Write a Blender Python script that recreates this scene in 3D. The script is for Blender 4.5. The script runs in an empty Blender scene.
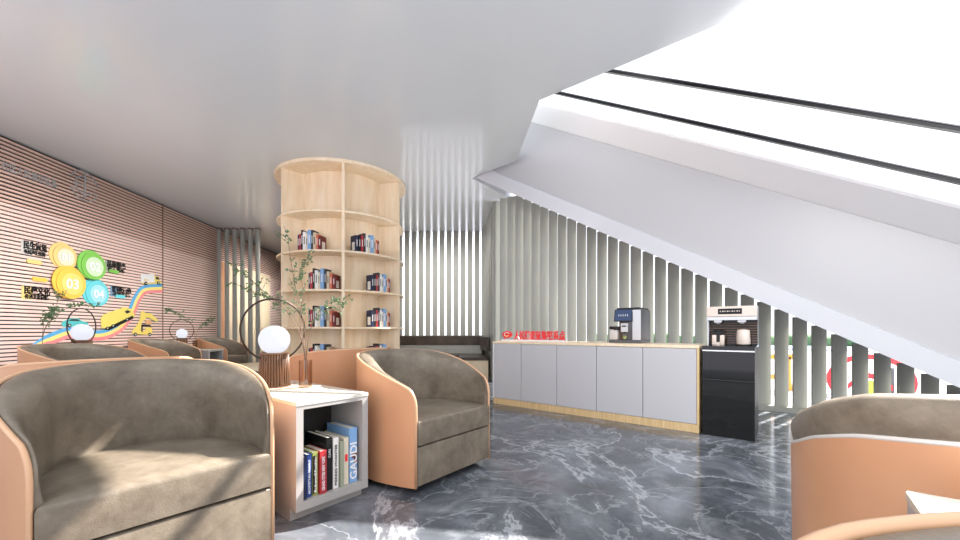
import bpy, bmesh, math, random
from mathutils import Vector, Matrix
random.seed(7)
scene = bpy.context.scene
C = scene.collection
PI = math.pi

# ------------------------------------------------------------ camera frame
YAW = math.radians(38.75)
cc, ss = math.cos(YAW), math.sin(YAW)
EYE = 1.05; F = 390.0; HZ = 330.5
def w(xc, d):                       # camera-aligned ground coords -> world
    return (cc*xc - ss*d, ss*xc + cc*d)
def ray(px):                        # world direction per unit depth for a pixel column
    u = (px-480)/F
    return (cc*u-ss, ss*u+cc)
def onY(px, Y):                     # where a pixel column meets the plane y=Y
    r = ray(px); D = Y/r[1]
    return r[0]*D, D
def zat(py, D): return EYE + (HZ-py)*D/F
ZC = 3.70

cam_d = bpy.data.cameras.new('camera'); cam = bpy.data.objects.new('camera', cam_d); C.objects.link(cam)
cam.location = (0,0,EYE); cam.rotation_euler = (PI/2, 0, YAW)
cam_d.sensor_width = 36; cam_d.lens = 36*F/960; cam_d.shift_y = (HZ-270)/960; cam_d.clip_start = .02
scene.camera = cam

# ------------------------------------------------------------ light
wd = bpy.data.worlds.new('sky'); scene.world = wd; wd.use_nodes = True
bg = wd.node_tree.nodes['Background']; bg.inputs[0].default_value = (.90,.94,1,1); bg.inputs[1].default_value = 1.3
sun_d = bpy.data.lights.new('sun','SUN'); sun_d.energy = 15.0; sun_d.angle = math.radians(.6); sun_d.color = (1,.95,.88)
sun = bpy.data.objects.new('sun', sun_d); C.objects.link(sun)
el = math.radians(40.4)
sd = Vector((-.26*math.cos(el), -.966*math.cos(el), -math.sin(el)))
sun.rotation_euler = sd.to_track_quat('-Z','Y').to_euler(); sun.location = (2,8,6)
def area(name, loc, sx, sy, power, rot=(0,0,0), col=(1,.98,.96)):
    l = bpy.data.lights.new(name,'AREA'); l.shape = 'RECTANGLE'; l.size = sx; l.size_y = sy; l.energy = power; l.color = col
    o = bpy.data.objects.new(name, l); C.objects.link(o); o.location = loc; o.rotation_euler = rot; return o
area('added_up_fill', (*w(-2.4,6.2),2.45), 8, 8, 34, (PI,0,YAW))  # added up-facing fill to brighten the ceiling
area('added_up_fill', (*w(-.8,1.2),2.3), 6, 2.5, 8, (PI,0,YAW))  # second added up-facing fill, nearer the camera, also without a fixture
area('added_mural_fill', (*w(-3.95,5.4),3.62), 1.2, 7, 100, (0,math.radians(48),YAW)).data.spread = math.radians(84)  # added fill aimed at the mural wall; no lamp hangs here
area('room_fill', (1.6,.2,3.1), 3, 2, 34, (math.radians(60),0,math.radians(8))).data.spread = math.radians(100)  # added fill from the open side, lifting slats and counter; no real source
area('added_rear_fill', (*w(-4.9,11.6),3.62), 1, 2.6, 58, (0,math.radians(48),YAW)).data.spread = math.radians(84)  # added light to brighten the cream door behind the posts, no fixture
area('added_bench_fill', (*w(-1.1,8.3),3.62), 2.2, .8, 26, (math.radians(48),0,YAW)).data.spread = math.radians(84)  # added light for the far slats and bench, no fixture
vs = scene.view_settings
vs.view_transform = 'Standard'; vs.look = 'None'; vs.gamma = 1; vs.use_curve_mapping = False; vs.exposure = 0.5

# ------------------------------------------------------------ materials
def srgb(r,g,b):
    f = lambda c: (c/255/12.92) if c/255 <= .04045 else ((c/255+.055)/1.055)**2.4
    return (f(r),f(g),f(b),1)
def mat(name, col, rough=.5, metal=0, emis=None, estr=0, spec=.5, coat=0, trans=0, ior=1.45, alpha=1):
    m = bpy.data.materials.new(name); m.use_nodes = True
    p = m.node_tree.nodes['Principled BSDF']
    p.inputs['Base Color'].default_value = srgb(*col)
    p.inputs['Roughness'].default_value = rough; p.inputs['Metallic'].default_value = metal
    p.inputs['Specular IOR Level'].default_value = spec; p.inputs['Coat Weight'].default_value = coat
    p.inputs['Transmission Weight'].default_value = trans; p.inputs['IOR'].default_value = ior
    if emis: p.inputs['Emission Color'].default_value = srgb(*emis); p.inputs['Emission Strength'].default_value = estr
    return m
def noisy(name, stops, scale=(5,5,5), detail=6, dist=0, rough=.5, nrough=.55, bump=0, bscale=200, **k):
    """noise through a colour ramp; stops = [(pos,(r,g,b))]"""
    m = mat(name, stops[0][1], rough, **k); nt = m.node_tree; p = nt.nodes['Principled BSDF']
    tc = nt.nodes.new('ShaderNodeTexCoord'); mp = nt.nodes.new('ShaderNodeMapping'); mp.inputs['Scale'].default_value = scale
    n = nt.nodes.new('ShaderNodeTexNoise'); n.inputs['Scale'].default_value = 1; n.inputs['Detail'].default_value = detail
    n.inputs['Roughness'].default_value = nrough; n.inputs['Distortion'].default_value = dist
    r = nt.nodes.new('ShaderNodeValToRGB')
    while len(r.color_ramp.elements) < len(stops): r.color_ramp.elements.new(.5)
    for e,(pos,c) in zip(r.color_ramp.elements, stops): e.position = pos; e.color = srgb(*c)
    nt.links.new(tc.outputs['Object'], mp.inputs[0]); nt.links.new(mp.outputs[0], n.inputs['Vector'])
    nt.links.new(n.outputs[0], r.inputs[0]); nt.links.new(r.outputs[0], p.inputs['Base Color'])
    if bump:
        n2 = nt.nodes.new('ShaderNodeTexNoise'); n2.inputs['Scale'].default_value = bscale; n2.inputs['Detail'].default_value = 3
        b = nt.nodes.new('ShaderNodeBump'); b.inputs['Strength'].default_value = bump; b.inputs['Distance'].default_value = .002
        nt.links.new(tc.outputs['Object'], n2.inputs['Vector']); nt.links.new(n2.outputs[0], b.inputs['Height']); nt.links.new(b.outputs[0], p.inputs['Normal'])
    return m
def marble():
    m = mat('grey_marble', (90,94,102), .13, spec=.55); nt = m.node_tree; p = nt.nodes['Principled BSDF']
    N = nt.nodes.new; L = nt.links.new
    tc = N('ShaderNodeTexCoord')
    def noise(sc, det, dist, rg=.6):
        n = N('ShaderNodeTexNoise'); n.inputs['Scale'].default_value = sc; n.inputs['Detail'].default_value = det
        n.inputs['Distortion'].default_value = dist; n.inputs['Roughness'].default_value = rg; L(tc.outputs['Object'], n.inputs['Vector']); return n
    def ramp(src, stops):
        r = N('ShaderNodeValToRGB')
        while len(r.color_ramp.elements) < len(stops): r.color_ramp.elements.new(.5)
        for e,(q,c) in zip(r.color_ramp.elements, stops): e.position = q; e.color = (c,c,c,1) if not isinstance(c,tuple) else srgb(*c)
        L(src, r.inputs[0]); return r
    base = ramp(noise(1.2,10,1.0,.62).outputs[0], [(.3,(58,61,67)),(.5,(86,90,97)),(.7,(124,129,138))])
    v1 = ramp(noise(.42,9,1.2,.6).outputs[0], [(.470,0.),(.494,.15),(.501,1.),(.512,.0)])
    v2 = ramp(noise(1.3,8,.8,.6).outputs[0], [(.44,0.),(.485,0.),(.5,.5),(.513,0.)])
    v3 = ramp(noise(4,10,.8,.72).outputs[0], [(.35,0.),(.5,.0),(.75,.5)])
    mx = N('ShaderNodeMath'); mx.operation = 'MAXIMUM'; L(v1.outputs[0], mx.inputs[0]); L(v2.outputs[0], mx.inputs[1])
    m2 = N('ShaderNodeMath'); m2.operation = 'MAXIMUM'; L(mx.outputs[0], m2.inputs[0]); L(v3.outputs[0], m2.inputs[1])
    sc = N('ShaderNodeMath'); sc.operation='MULTIPLY'; L(m2.outputs[0], sc.inputs[0]); sc.inputs[1].default_value=.58
    mix = N('ShaderNodeMix'); mix.data_type = 'RGBA'; L(sc.outputs[0], mix.inputs[0]); L(base.outputs[0], mix.inputs[6]); mix.inputs[7].default_value = srgb(205,208,215)
    L(mix.outputs[2], p.inputs['Base Color']); return m
def glassmat(name, tint=(255,255,255), rough=.0, refl=.08):
    """thin pane: clear with a faint reflection"""
    m = bpy.data.materials.new(name); m.use_nodes = True; nt = m.node_tree; nt.nodes.remove(nt.nodes['Principled BSDF'])
    o = nt.nodes['Material Output']; t = nt.nodes.new('ShaderNodeBsdfTransparent'); t.inputs[0].default_value = srgb(*tint)
    g = nt.nodes.new('ShaderNodeBsdfGlossy'); g.inputs['Roughness'].default_value = rough
    mx = nt.nodes.new('ShaderNodeMixShader'); mx.inputs[0].default_value = refl; nt.links.new(t.outputs[0], mx.inputs[1]); nt.links.new(g.outputs[0], mx.inputs[2]); nt.links.new(mx.outputs[0], o.inputs[0])
    return m

M = {}
M['floor'] = marble()
M['ceiling'] = mat('satin_ceiling', (204,208,211), .13, spec=.6)
M['white'] = mat('white_paint', (238,238,242), .35)
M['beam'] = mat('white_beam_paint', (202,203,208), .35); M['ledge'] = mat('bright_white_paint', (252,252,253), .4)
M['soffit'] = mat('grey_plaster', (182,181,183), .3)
M['mull'] = mat('dark_metal_bar', (28,28,30), .3, metal=.6)
M['glass'] = glassmat('clear_glass')
M['tint'] = glassmat('smoked_glass', (236,226,216))
M['slat_low'] = mat('pink_cream_slat', (240,210,198), .45)
M['slat_up'] = mat('rose_slat', (232,198,182), .45)
M['backing'] = mat('dark_backing', (34,20,20), .8)
M['slat'] = noisy('grey_slat', [(.3,(154,155,148)),(.7,(168,169,162))], (3,3,.6), rough=.4)
M['wood'] = noisy('maple_wood', [(.3,(236,211,177)),(.5,(244,223,192)),(.7,(250,232,206))], (9,9,1.2), dist=.6, rough=.4)
M['woodpl'] = noisy('oak_plinth', [(.3,(205,172,120)),(.7,(232,205,160))], (40,6,3), rough=.45)
M['leather'] = noisy('taupe_leather', [(.3,(96,85,73)),(.5,(118,107,93)),(.7,(138,127,112))], (7,7,7), dist=.15, detail=10, rough=.38, nrough=.72, bump=.4, bscale=180)
M['leather2'] = noisy('dark_brown_leather', [(.3,(52,42,36)),(.7,(84,70,60))], (4,4,4), rough=.45, bump=.3, bscale=200)
M['shell'] = noisy('copper_shell', [(.3,(196,144,108)),(.7,(206,155,118))], (2,2,2), rough=.34)
M['piping'] = mat('tan_piping', (212,168,132), .35)
M['pipe2'] = mat('pale_piping', (205,200,195), .3)
M['dark'] = mat('black_gap', (16,14,14), .6)
M['bronze'] = mat('bronze_ring', (62,50,44), .35, metal=.7)
M['lampbase'] = mat('walnut_reeds', (116,84,62), .4)
M['globe'] = mat('lit_globe', (90,90,92), .5, spec=.2, emis=(240,244,255), estr=.63)
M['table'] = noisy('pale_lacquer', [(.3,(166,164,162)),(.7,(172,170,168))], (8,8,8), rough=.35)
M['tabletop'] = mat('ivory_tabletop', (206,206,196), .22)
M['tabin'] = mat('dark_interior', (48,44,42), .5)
M['cream'] = mat('cream_panel', (222,204,172), .5)
M['door'] = mat('grey_cabinet_door', (196,196,200), .4)
M['black'] = mat('black_gloss', (14,13,14), .05, spec=.4)
M['black2'] = mat('matte_black', (26,26,28), .4)
M['silver'] = mat('silver', (205,206,210), .28, metal=.5)
M['beige'] = mat('champagne', (226,211,200), .35)
M['blue_screen'] = mat('blue_screen', (44,60,92), .3, emis=(52,74,112), estr=.2)
M['stain'] = mat('brushed_grey', (96,96,100), .35, metal=.4)
M['red'] = mat('sign_red', (235,60,66), .4)
M['yellow'] = mat('yellow_paint', (245,215,120), .5)
M['green'] = mat('leaf_green', (96,128,88), .6)
M['stem'] = mat('twig_brown', (120,98,82), .7)
M['page'] = mat('paper_pages', (226,220,204), .8)
M['outground'] = mat('pale_paving', (176,178,192), .7)
M['water'] = mat('blue_water', (130,160,205), .4)
M['tree'] = noisy('tree_green', [(.3,(70,105,72)),(.7,(120,150,110))], (.6,.6,.6), rough=.9)

# ------------------------------------------------------------ mesh helpers
def newbm(): return bmesh.new()
def bx(bm, x0,x1,y0,y1,z0,z1, bev=0, seg=2):
    vs_ = [bm.verts.new(p) for p in ((x0,y0,z0),(x1,y0,z0),(x1,y1,z0),(x0,y1,z0),(x0,y0,z1),(x1,y0,z1),(x1,y1,z1),(x0,y1,z1))]
    fs = [bm.faces.new([vs_[i] for i in f]) for f in ((3,2,1,0),(4,5,6,7),(0,1,5,4),(1,2,6,5),(2,3,7,6),(3,0,4,7))]
    if bev:
        es = list({e for f in fs for e in f.edges})
        bmesh.ops.bevel(bm, geom=es, offset=bev, segments=seg, affect='EDGES', profile=.5)
    return bm
def prism(bm, pts, z0, z1, f=lambda x,y,z:(x,y,z)):
    """closed outline pts extruded z0..z1, mapped through f"""
    n = len(pts)
    a = [bm.verts.new(f(p[0],p[1],z0)) for p in pts]; b = [bm.verts.new(f(p[0],p[1],z1)) for p in pts]
    bm.faces.new(a[::-1]); bm.faces.new(b)
    for i in range(n):
        j = (i+1)%n; bm.faces.new((a[i],a[j],b[j],b[i]))
    return bm
def lathe(bm, prof, n=32, cx=0, cy=0, caps=True):
    rings = []
    for r,z in prof: rings.append([bm.verts.new((cx+r*math.cos(2*PI*i/n), cy+r*math.sin(2*PI*i/n), z)) for i in range(n)])
    for A,B in zip(rings, rings[1:]):
        for i in range(n): j=(i+1)%n; bm.faces.new((A[i],A[j],B[j],B[i]))
    if caps:
        bm.faces.new(rings[0][::-1]); bm.faces.new(rings[-1])
    return bm
def tube(bm, pts, r, n=8, closed=False):
    pts = [Vector(p) for p in pts]; N = len(pts); rr = r if isinstance(r,(list,tuple)) else [r]*N
    rings = []; up = Vector((0,0,1)); prev = None
    for i,p in enumerate(pts):
        if closed: t = pts[(i+1)%N]-pts[i-1]
        else: t = pts[min(i+1,N-1)]-pts[max(i-1,0)]
        t.normalize()
        if prev is None:
            a = t.orthogonal().normalized()
        else: a = (prev - t*prev.dot(t)).normalized()
        prev = a; b = t.cross(a)
        rings.append([bm.verts.new(p + a*rr[i]*math.cos(2*PI*k/n) + b*rr[i]*math.sin(2*PI*k/n)) for k in range(n)])
    M_ = N if closed else N-1
    for i in range(M_):
        A,B = rings[i], rings[(i+1)%N]
        for k in range(n): j=(k+1)%n; bm.faces.new((A[k],A[j],B[j],B[k]))
    if not closed: bm.faces.new(rings[0][::-1]); bm.faces.new(rings[-1])
    return bm
def sphere(bm, c, r, u=32, v=20, s=(1,1,1)):
    bmesh.ops.create_uvsphere(bm, u_segments=u, v_segments=v, radius=r, matrix=Matrix.Translation(c) @ Matrix.Diagonal((*s,1)))
    return bm
def obj(name, bm, m, parent=None, smooth=False, fix=True):
    if fix: bmesh.ops.recalc_face_normals(bm, faces=bm.faces[:])
    me = bpy.data.meshes.new(name); bm.to_mesh(me); bm.free()
    me.materials.append(M[m] if isinstance(m,str) else m)
    o = bpy.data.objects.new(name, me); C.objects.link(o)
    if parent: o.parent = parent
    if smooth:
        for p in me.polygons: p.use_smooth = True
        if smooth != 'all':
            me.set_sharp_from_angle(angle=math.radians(40))
    return o
def tag(o, label=None, cat=None, group=None, kind=None):
    if label: o['label'] = label
    if cat: o['category'] = cat
    if group: o['group'] = group
    if kind: o['kind'] = kind
    return o
def struct(name, bm, m, label, cat, smooth=False, parent=None):
    o = obj(name, bm, m, parent, smooth)
    if parent is None: tag(o, label, cat, kind='structure')
    return o
def thing(name, label, cat, loc=(0,0,0), rz=0, group=None):
    o = bpy.data.objects.new(name, None); C.objects.link(o); o.empty_display_size = .1
    o.location = loc; o.rotation_euler = (0,0,rz)
    return tag(o, label, cat, group)
def dup(root, loc, rz, label, group=None):
    r = root.copy(); C.objects.link(r); r.location = loc; r.rotation_euler = (0,0,rz); r['label'] = label
    if group: r['group'] = group
    for ch in list(root.children):
        c = ch.copy(); C.objects.link(c); c.parent = r
        for g in list(ch.children):
            d = g.copy(); C.objects.link(d); d.parent = c
    return r
def text_bm(bm, body, size, ext, f, align='LEFT', shear=0, squeeze=None, bold=0):
    """text outline as mesh; local (x,y,z)->f"""
    cu = bpy.data.curves.new('t','FONT'); cu.body = body; cu.size = size; cu.extrude = ext; cu.align_x = align; cu.shear = shear; cu.resolution_u = 3
    cu.offset = bold
    o = bpy.data.objects.new('t', cu); C.objects.link(o)
    me = bpy.data.meshes.new_from_object(o.evaluated_get(bpy.context.evaluated_depsgraph_get()))
    xs = [v.co.x for v in me.vertices] or [0,1]; wid = max(xs)-min(xs); x0 = min(xs)
    k = (squeeze/wid) if squeeze else 1
    vv = [bm.verts.new(f((v.co.x-(x0 if squeeze else 0))*k, v.co.y, v.co.z)) for v in me.vertices]
    for p in me.polygons:
        try: bm.faces.new([vv[i] for i in p.vertices])
        except ValueError: pass
    bpy.data.objects.remove(o); bpy.data.curves.remove(cu); bpy.data.meshes.remove(me)
    return bm

# ============================================================ THE SETTING
SL = .581                                     # slope of the skylight and its beam
def zs(z0, X): return z0 - SL*X
rear = [w(.10,10.55), w(-2.25,10.55), w(-2.25,15.0), w(-7.6,15.0)]
bmf = newbm(); prism(bmf, [(-20,-3),(6,-3),(6,6.45),(-4.75,6.45)]+rear+[w(-10,15),(-20,2)], -.1, 0)
struct('floor', bmf, 'floor', 'polished grey marble floor with white veins', 'floor')
bmc = newbm(); prism(bmc, [w(-9.5,2.3),w(3.41,2.3),(-2.28,3.93),(-3.373,5.11),(-4.05,5.16),(-4.36,5.2),(-4.42,6.50),(-4.75,6.5)]+rear+[w(-9.5,15)], ZC, ZC+.2)
struct('ceiling', bmc, 'ceiling', 'glossy pale grey ceiling cut open beside the skylight', 'ceiling')

# left wall: frame along the wall
LW0 = Vector((*w(-6.16-.0655*1.0, 1.0),0)); LW1 = Vector((*w(-6.16-.0655*15, 15),0))
lt = (LW1-LW0).normalized(); ln = Vector((lt.y,-lt.x,0))     # ln points into the room
def lwall(s, z, off=0): return LW0 + lt*s + ln*off + Vector((0,0,z))
def lpx(px, py=None, off=.035):                            # pixel -> (s,z) on the wall front
    r = Vector((*ray(px),0)); q = LW0+ln*off
    # r*D = q + lt*s
    det = r.x*(-lt.y) + lt.x*r.y
    D = (q.x*(-lt.y) + lt.x*q.y)/det
    s = (r*D - q).dot(lt)
    return s, (zat(py, D) if py is not None else 0)
LEN = (LW1-LW0).length
lwf = lambda s,z,o: lwall(s,z,o)
b = newbm()
def wbox(b, s0,s1,z0,z1,o0,o1):
    vs_ = [b.verts.new(lwall(*p)) for p in ((s0,z0,o0),(s1,z0,o0),(s1,z0,o1),(s0,z0,o1),(s0,z1,o0),(s1,z1,o0),(s1,z1,o1),(s0,z1,o1))]
    for f in ((3,2,1,0),(4,5,6,7),(0,1,5,4),(1,2,6,5),(2,3,7,6),(3,0,4,7)): b.faces.new([vs_[i] for i in f])
wbox(b, 0, LEN, 0, ZC, -.12, 0)
wl = struct('wall_left', b, 'backing', 'long wall clad in horizontal pink slats over dark backing', 'wall')
b = newbm(); bu = newbm(); p_ = .0555; z = .03; S163 = lpx(163)[0]
while z < ZC-.03:
    up = z > 2.76
    wbox(bu if up else b, 0, LEN, z, z+(.031 if up else .038), .003, .03)
    z += p_
obj('lower_slats', b, 'slat_low', wl); obj('upper_slats', bu, 'slat_up', wl)
b = newbm(); wbox(b, S163-.012, S163+.012, 0, ZC, .0, .034); obj('panel_joint', b, 'stem', wl)
b = newbm(); s0 = lpx(224.5)[0]; s1 = lpx(268)[0]; wbox(b, s0, s1, 0, 2.85, .0, .10)
dn = struct('door_1', b, 'cream', 'plain cream door panel set in the slatted wall behind the posts', 'door')
b = newbm(); wbox(b, s0-.22, s0-.02, 0, 2.85, .0, .07); obj('door_jamb', b, 'shell', dn)
# back wall behind the bookcase
b = newbm(); prism(b, [w(-7.6,15.0), w(-2.25,15.0), w(-2.25,15.12), w(-7.6,15.12)], 0, ZC)
struct('wall_back', b, 'soffit', 'plain grey wall at the far end', 'wall')
b = newbm(); prism(b, [w(-2.25,15.0), w(-2.25,10.55), w(-2.13,10.55), w(-2.13,15.0)], 0, ZC)
struct('wall_side', b, 'soffit', 'plain grey return wall behind the round bookcase', 'wall')

# skylight assembly, running along X with slope
def sloped(bm, prof, X0, X1):
    """prof = [(Y,z0)] closed, extruded along the slope"""
    n = len(prof); a = [bm.verts.new((X0,y,zs(z0,X0))) for y,z0 in prof]; c = [bm.verts.new((X1,y,zs(z0,X1))) for y,z0 in prof]
    bm.faces.new(a[::-1]); bm.faces.new(c)
    for i in range(n): j=(i+1)%n; bm.faces.new((a[i],a[j],c[j],c[i]))
XR = 1.95
b = newbm(); sloped(b, [(5.2,1.206),(5.2,1.43),(5.24,1.445),(6.55,1.46),(6.55,1.26),(6.45,1.26)], -4.6, XR)
struct('trim_1', b, 'beam', 'white sloping beam under the skylight wall', 'beam')
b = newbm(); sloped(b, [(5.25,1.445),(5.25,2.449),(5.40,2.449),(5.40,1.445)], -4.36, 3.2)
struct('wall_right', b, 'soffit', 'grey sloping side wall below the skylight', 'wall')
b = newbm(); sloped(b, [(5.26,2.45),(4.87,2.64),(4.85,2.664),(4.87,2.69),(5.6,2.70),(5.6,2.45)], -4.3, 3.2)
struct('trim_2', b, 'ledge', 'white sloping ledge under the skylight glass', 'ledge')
GL = [(4.86,2.69),(4.60,2.78),(4.20,2.99),(3.95,3.10)]
def mullion(Y, K, nm, lb):
    b = newbm(); sloped(b, [(Y-.02,K-.018),(Y-.02,K+.012),(Y+.02,K+.012),(Y+.02,K-.018)], -3.6, 3.2)
    o = struct(nm, b, 'mull', lb, 'glazing bar')
    b = newbm(); sloped(b, [(Y-.027,K+.013),(Y-.027,K+.022),(Y+.027,K+.022),(Y+.027,K+.013)], -3.6, 3.2); obj('pressure_cap', b, 'stain', o)
mullion(4.60, 2.755, 'trim_3', 'dark glazing bar nearer the white ledge')
mullion(4.20, 2.968, 'trim_4', 'dark glazing bar higher up the skylight')
b = newbm(); va = [b.verts.new((-3.6,y,zs(z,-3.6))) for y,z in GL]; vb = [b.verts.new((3.2,y,zs(z,3.2))) for y,z in GL]
for i in range(3): b.faces.new((va[i],va[i+1],vb[i+1],vb[i]))
struct('window_1', b, 'glass', 'clear sloping skylight glass', 'skylight')

# grey vertical slat screens
XA = onY(758.3,6.35)[0]; XB = onY(949.4,6.35)[0]; PIT = (XB-XA)/9
wr = None
b = newbm(); bx(b, -4.75, 3.4, 6.33, 6.50, 0, .07); 
scr = struct('wall_screen', b, 'slat', 'screen of broad grey vertical slats behind the counter', 'slat screen')
i = -40
while XA + i*PIT < 3.3:
    x = XA + i*PIT; i += 1
    if x < -4.72: continue
    zt = min(ZC, zs(1.30, x+.13))
    if zt < .2: break
    b = newbm(); u_ = Vector((.845,.535)); n_ = Vector((-.535,.845))*.032; q0 = Vector((x,6.35)); q1 = q0+u_*.86*PIT; prism(b, [tuple(q0),tuple(q1),tuple(q1+n_),tuple(q0+n_)], .06, zt); obj('slat', b, 'slat', scr)
# chamfer wall of slats and the far screen
pA = Vector((-4.75,6.42,0)); pB = Vector((*w(.10,10.42),0)); dv = pB-pA; nn = dv.length; dv.normalize(); nv = Vector((dv.y,-dv.x,0))
b = newbm(); prism(b, [tuple(pA)[:2], tuple(pB)[:2], tuple(pB+nv*.1)[:2], tuple(pA+nv*.1)[:2]], 0, ZC)
sc2 = struct('wall_corner', b, 'slat', 'grey return wall joining the two slat screens', 'wall')
k = 0.05
while k < nn-.1:
    b = newbm(); q = pA+dv*k; r_ = q+dv*.26; prism(b, [tuple(q-nv*.04)[:2], tuple(r_-nv*.04)[:2], tuple(r_)[:2], tuple(q)[:2]], .0, ZC); obj('slat', b, 'slat', sc2); k += .34
b = newbm(); prism(b, [w(-2.25,10.385), w(.10,10.385), w(.10,10.5), w(-2.25,10.5)], 0, .92)
sc3 = struct('wall_far', b, 'slat', 'far screen of narrow grey slats above the corner bench', 'slat screen')
k = -2.2
while k < .06:
    b = newbm(); prism(b, [w(k,10.385), w(k+.122,10.385), w(k+.135,10.46), w(k+.01,10.46)], .9, ZC); obj('slat', b, 'slat', sc3); k += .187
b = newbm(); prism(b, [(-40,-60),(40,-60),(40,-3.01),(-40,-3.01)], -.14, -.03); struct('reflector', b, 'outground', 'unseen pale ground added as terrace behind the seating', 'reflector')  # unseen pale ground, added to bounce daylight up to the ceiling
# six posts
posts_px = [218.9,227,234.8,242.5,250.4,257.8]
first = None
ordn = ['leftmost of the six','second from left of the six','third from left of the six','fourth from left of the six','fifth from left of the six','rightmost of the six']
for i,px in enumerate(posts_px):
    x,y = w((px-480)/F*10.12, 10.12)
    lb = ordn[i]+' grey posts before the cream door'
    if first is None:
        first = thing('room_divider_post', lb, 'post', (x,y,0), YAW, 'grey posts of the room divider')
        b = newbm(); lathe(b, [(.052,.04),(.052,ZC-.03)], 20); obj('shaft', b, 'slat', first, smooth=True)
        b = newbm(); lathe(b, [(.07,0),(.07,.04)], 20); obj('foot_plate', b, 'stain', first)
        b = newbm(); lathe(b, [(.066,ZC-.035),(.066,ZC)], 20); obj('ceiling_collar', b, 'stem', first)
    else: dup(first, (x,y,0), YAW, lb)

# outside
b = newbm(); prism(b, [(-30,6.51),(40,6.51),(40,60),(-30,60)], -.14, -.04); struct('ground', b, 'outground', 'pale paving outside the screen', 'ground')
b = newbm(); prism(b, [(-20,28),(40,28),(40,34),(-20,34)], -.035, .02); tag(obj('canal', b, 'water'), 'strip of blue water beyond the pale paving outside', 'water', kind='structure')
b = newbm()
for i in range(60):
    x = -14+i*.9; sphere(b, (x+random.uniform(-.2,.2), 36+random.uniform(-.5,.5), .15), 1, 10, 7, (.8,.8,random.uniform(.5,.72)))
tag(obj('hedge', b, 'tree', smooth='all'), 'low green hedge along the horizon outside', 'hedge', kind='stuff')

# ============================================================ MURAL ON THE LEFT WALL
def wshape(name, pts_px, m, label=None, cat=None, parent=None, o0=.0425, o1=.0455, sub=True):
    b = newbm(); prism(b, [lpx(*p) for p in pts_px], o0, o1, lambda s,z,o: lwall(s,z,o))
    o = obj(name, b, m, parent)
    if label: tag(o, label, cat)
    return o
def disc(name, cx, cy, r, m, parent=None, o0=.031, o1=.042, rin=None, sx=1):
    s,z = lpx(cx,cy); b = newbm()
    n = 40; P = [(s+sx*r*math.cos(2*PI*i/n), z+r*math.sin(2*PI*i/n)) for i in range(n)]
    prism(b, P, o0, o1, lambda s,z,o: lwall(s,z,o)); return obj(name, b, m, parent)
def colmat(nm, c, rough=.5): 
    if nm not in M: M[nm] = mat(nm, c, rough)
    return nm
discs = [('01',63.9,256.4,.205,(238,205,130),(235,222,196),'round yellow ochre badge numbered 01 on the slatted wall',(-1,34,262,6)),
         ('02',90.8,265.8,.245,(128,196,86),(205,225,190),'round green badge numbered 02 on the slatted wall',(1,113.5,271.5,4)),
         ('03',68.2,283,.26,(246,196,82),(247,210,120),'round orange yellow badge numbered 03 on the slatted wall',(-1,39.5,279.5,7)),
         ('04',96.4,293,.235,(108,208,216),(165,218,228),'round turquoise badge numbered 04 on the slatted wall',(1,120,296.5,5))]
for num,cx,cy,r,c1,c2,lb,(side,px_,py_,pw) in discs:
    k1 = colmat('badge_'+num, c1); k2 = colmat('badge_centre_'+num, c2)
    e = .03 if num in ('02','03') else 0
    o = disc('number_badge', cx-1.5, cy-.8, r, k1, o0=.031+e, o1=.040+e); tag(o, lb, 'badge')
    disc('raised_ring', cx+.5, cy+.5, r*.92, k1, o, .040+e,.052+e)
    disc('centre', cx+1, cy+1, r*.66, k2, o, .052+e,.056+e)
    s,z = lpx(cx+1,cy+1); b = newbm()
    text_bm(b, num, r*.82, .003, lambda x,y,zz: lwall(s+x, z-r*.28+y, .06+e+zz), 'CENTER', bold=.004); obj('numerals', b, 'white', o)
    s,z = lpx(px_,py_); b = newbm(); wd_ = .075; 
    P = [(s-wd_+.03*math.cos(a), z+.03*math.sin(a)) for a in [PI/2+i*PI/8 for i in range(9)]] + [(s+wd_+.03*math.cos(a), z+.03*math.sin(a)) for a in [-PI/2+i*PI/8 for i in range(9)]]
    prism(b, P, .031,.045, lambda s,z,o: lwall(s,z,o)); obj('pointer_tab', b, k1, o)
# captions
caps = [(23.5,243.5,47,249,'民生意见','·听民声汇民意·','black Chinese caption above the ochre tab, upper left of badges'),
        (24,289.5,50,291.5,'民建文化','·传承文化记忆·','black Chinese caption below the orange tab, lower left of badges'),
        (107,263,126,267,'品质服务','·贴心服务·','black Chinese caption just right of the green badge'),
        (112,288.5,131,291,'群团活动','·丰富生活·','black Chinese caption just right of the turquoise badge')]
M['ink'] = mat('black_lettering', (24,22,22), .5)
M['caption_back'] = mat('caption_yellow', (232,206,130), .6); M['caption_blue'] = mat('caption_blue', (120,150,180), .6)
for i,(xa,ya,xb,yb,t1,t2,lb) in enumerate(caps):
    sa,za = lpx(xa,ya); sb,zb = lpx(xb,yb); za = (za+zb)/2
    o = thing('wall_caption', lb, 'lettering', tuple(lwall(sa,za-.02,.033)))
    o.location = (0,0,0)
    b = newbm(); text_bm(b, t1, .125, .004, lambda x,y,zz: lwall(sa+x, za+y-.05, .036+zz), squeeze=(sb-sa), bold=.004); obj('heading', b, 'ink', o)
    b = newbm(); text_bm(b, t2, .07, .004, lambda x,y,zz: lwall(sa+x, za+y-.125, .036+zz), squeeze=(sb-sa)*.95, bold=.002); obj('subheading', b, 'ink', o)
    b = newbm(); prism(b, [(sa-.03,za-.14),(sa+(.12 if i<2 else .1),za-.14),(sa+(.12 if i<2 else .1),za+.05),(sa-.03,za+.05)], .0305,.0325, lambda s,z,o: lwall(s,z,o))
    obj('backing_patch', b, ['pipe2','caption_back','slat','caption_blue'][i], o)
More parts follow.
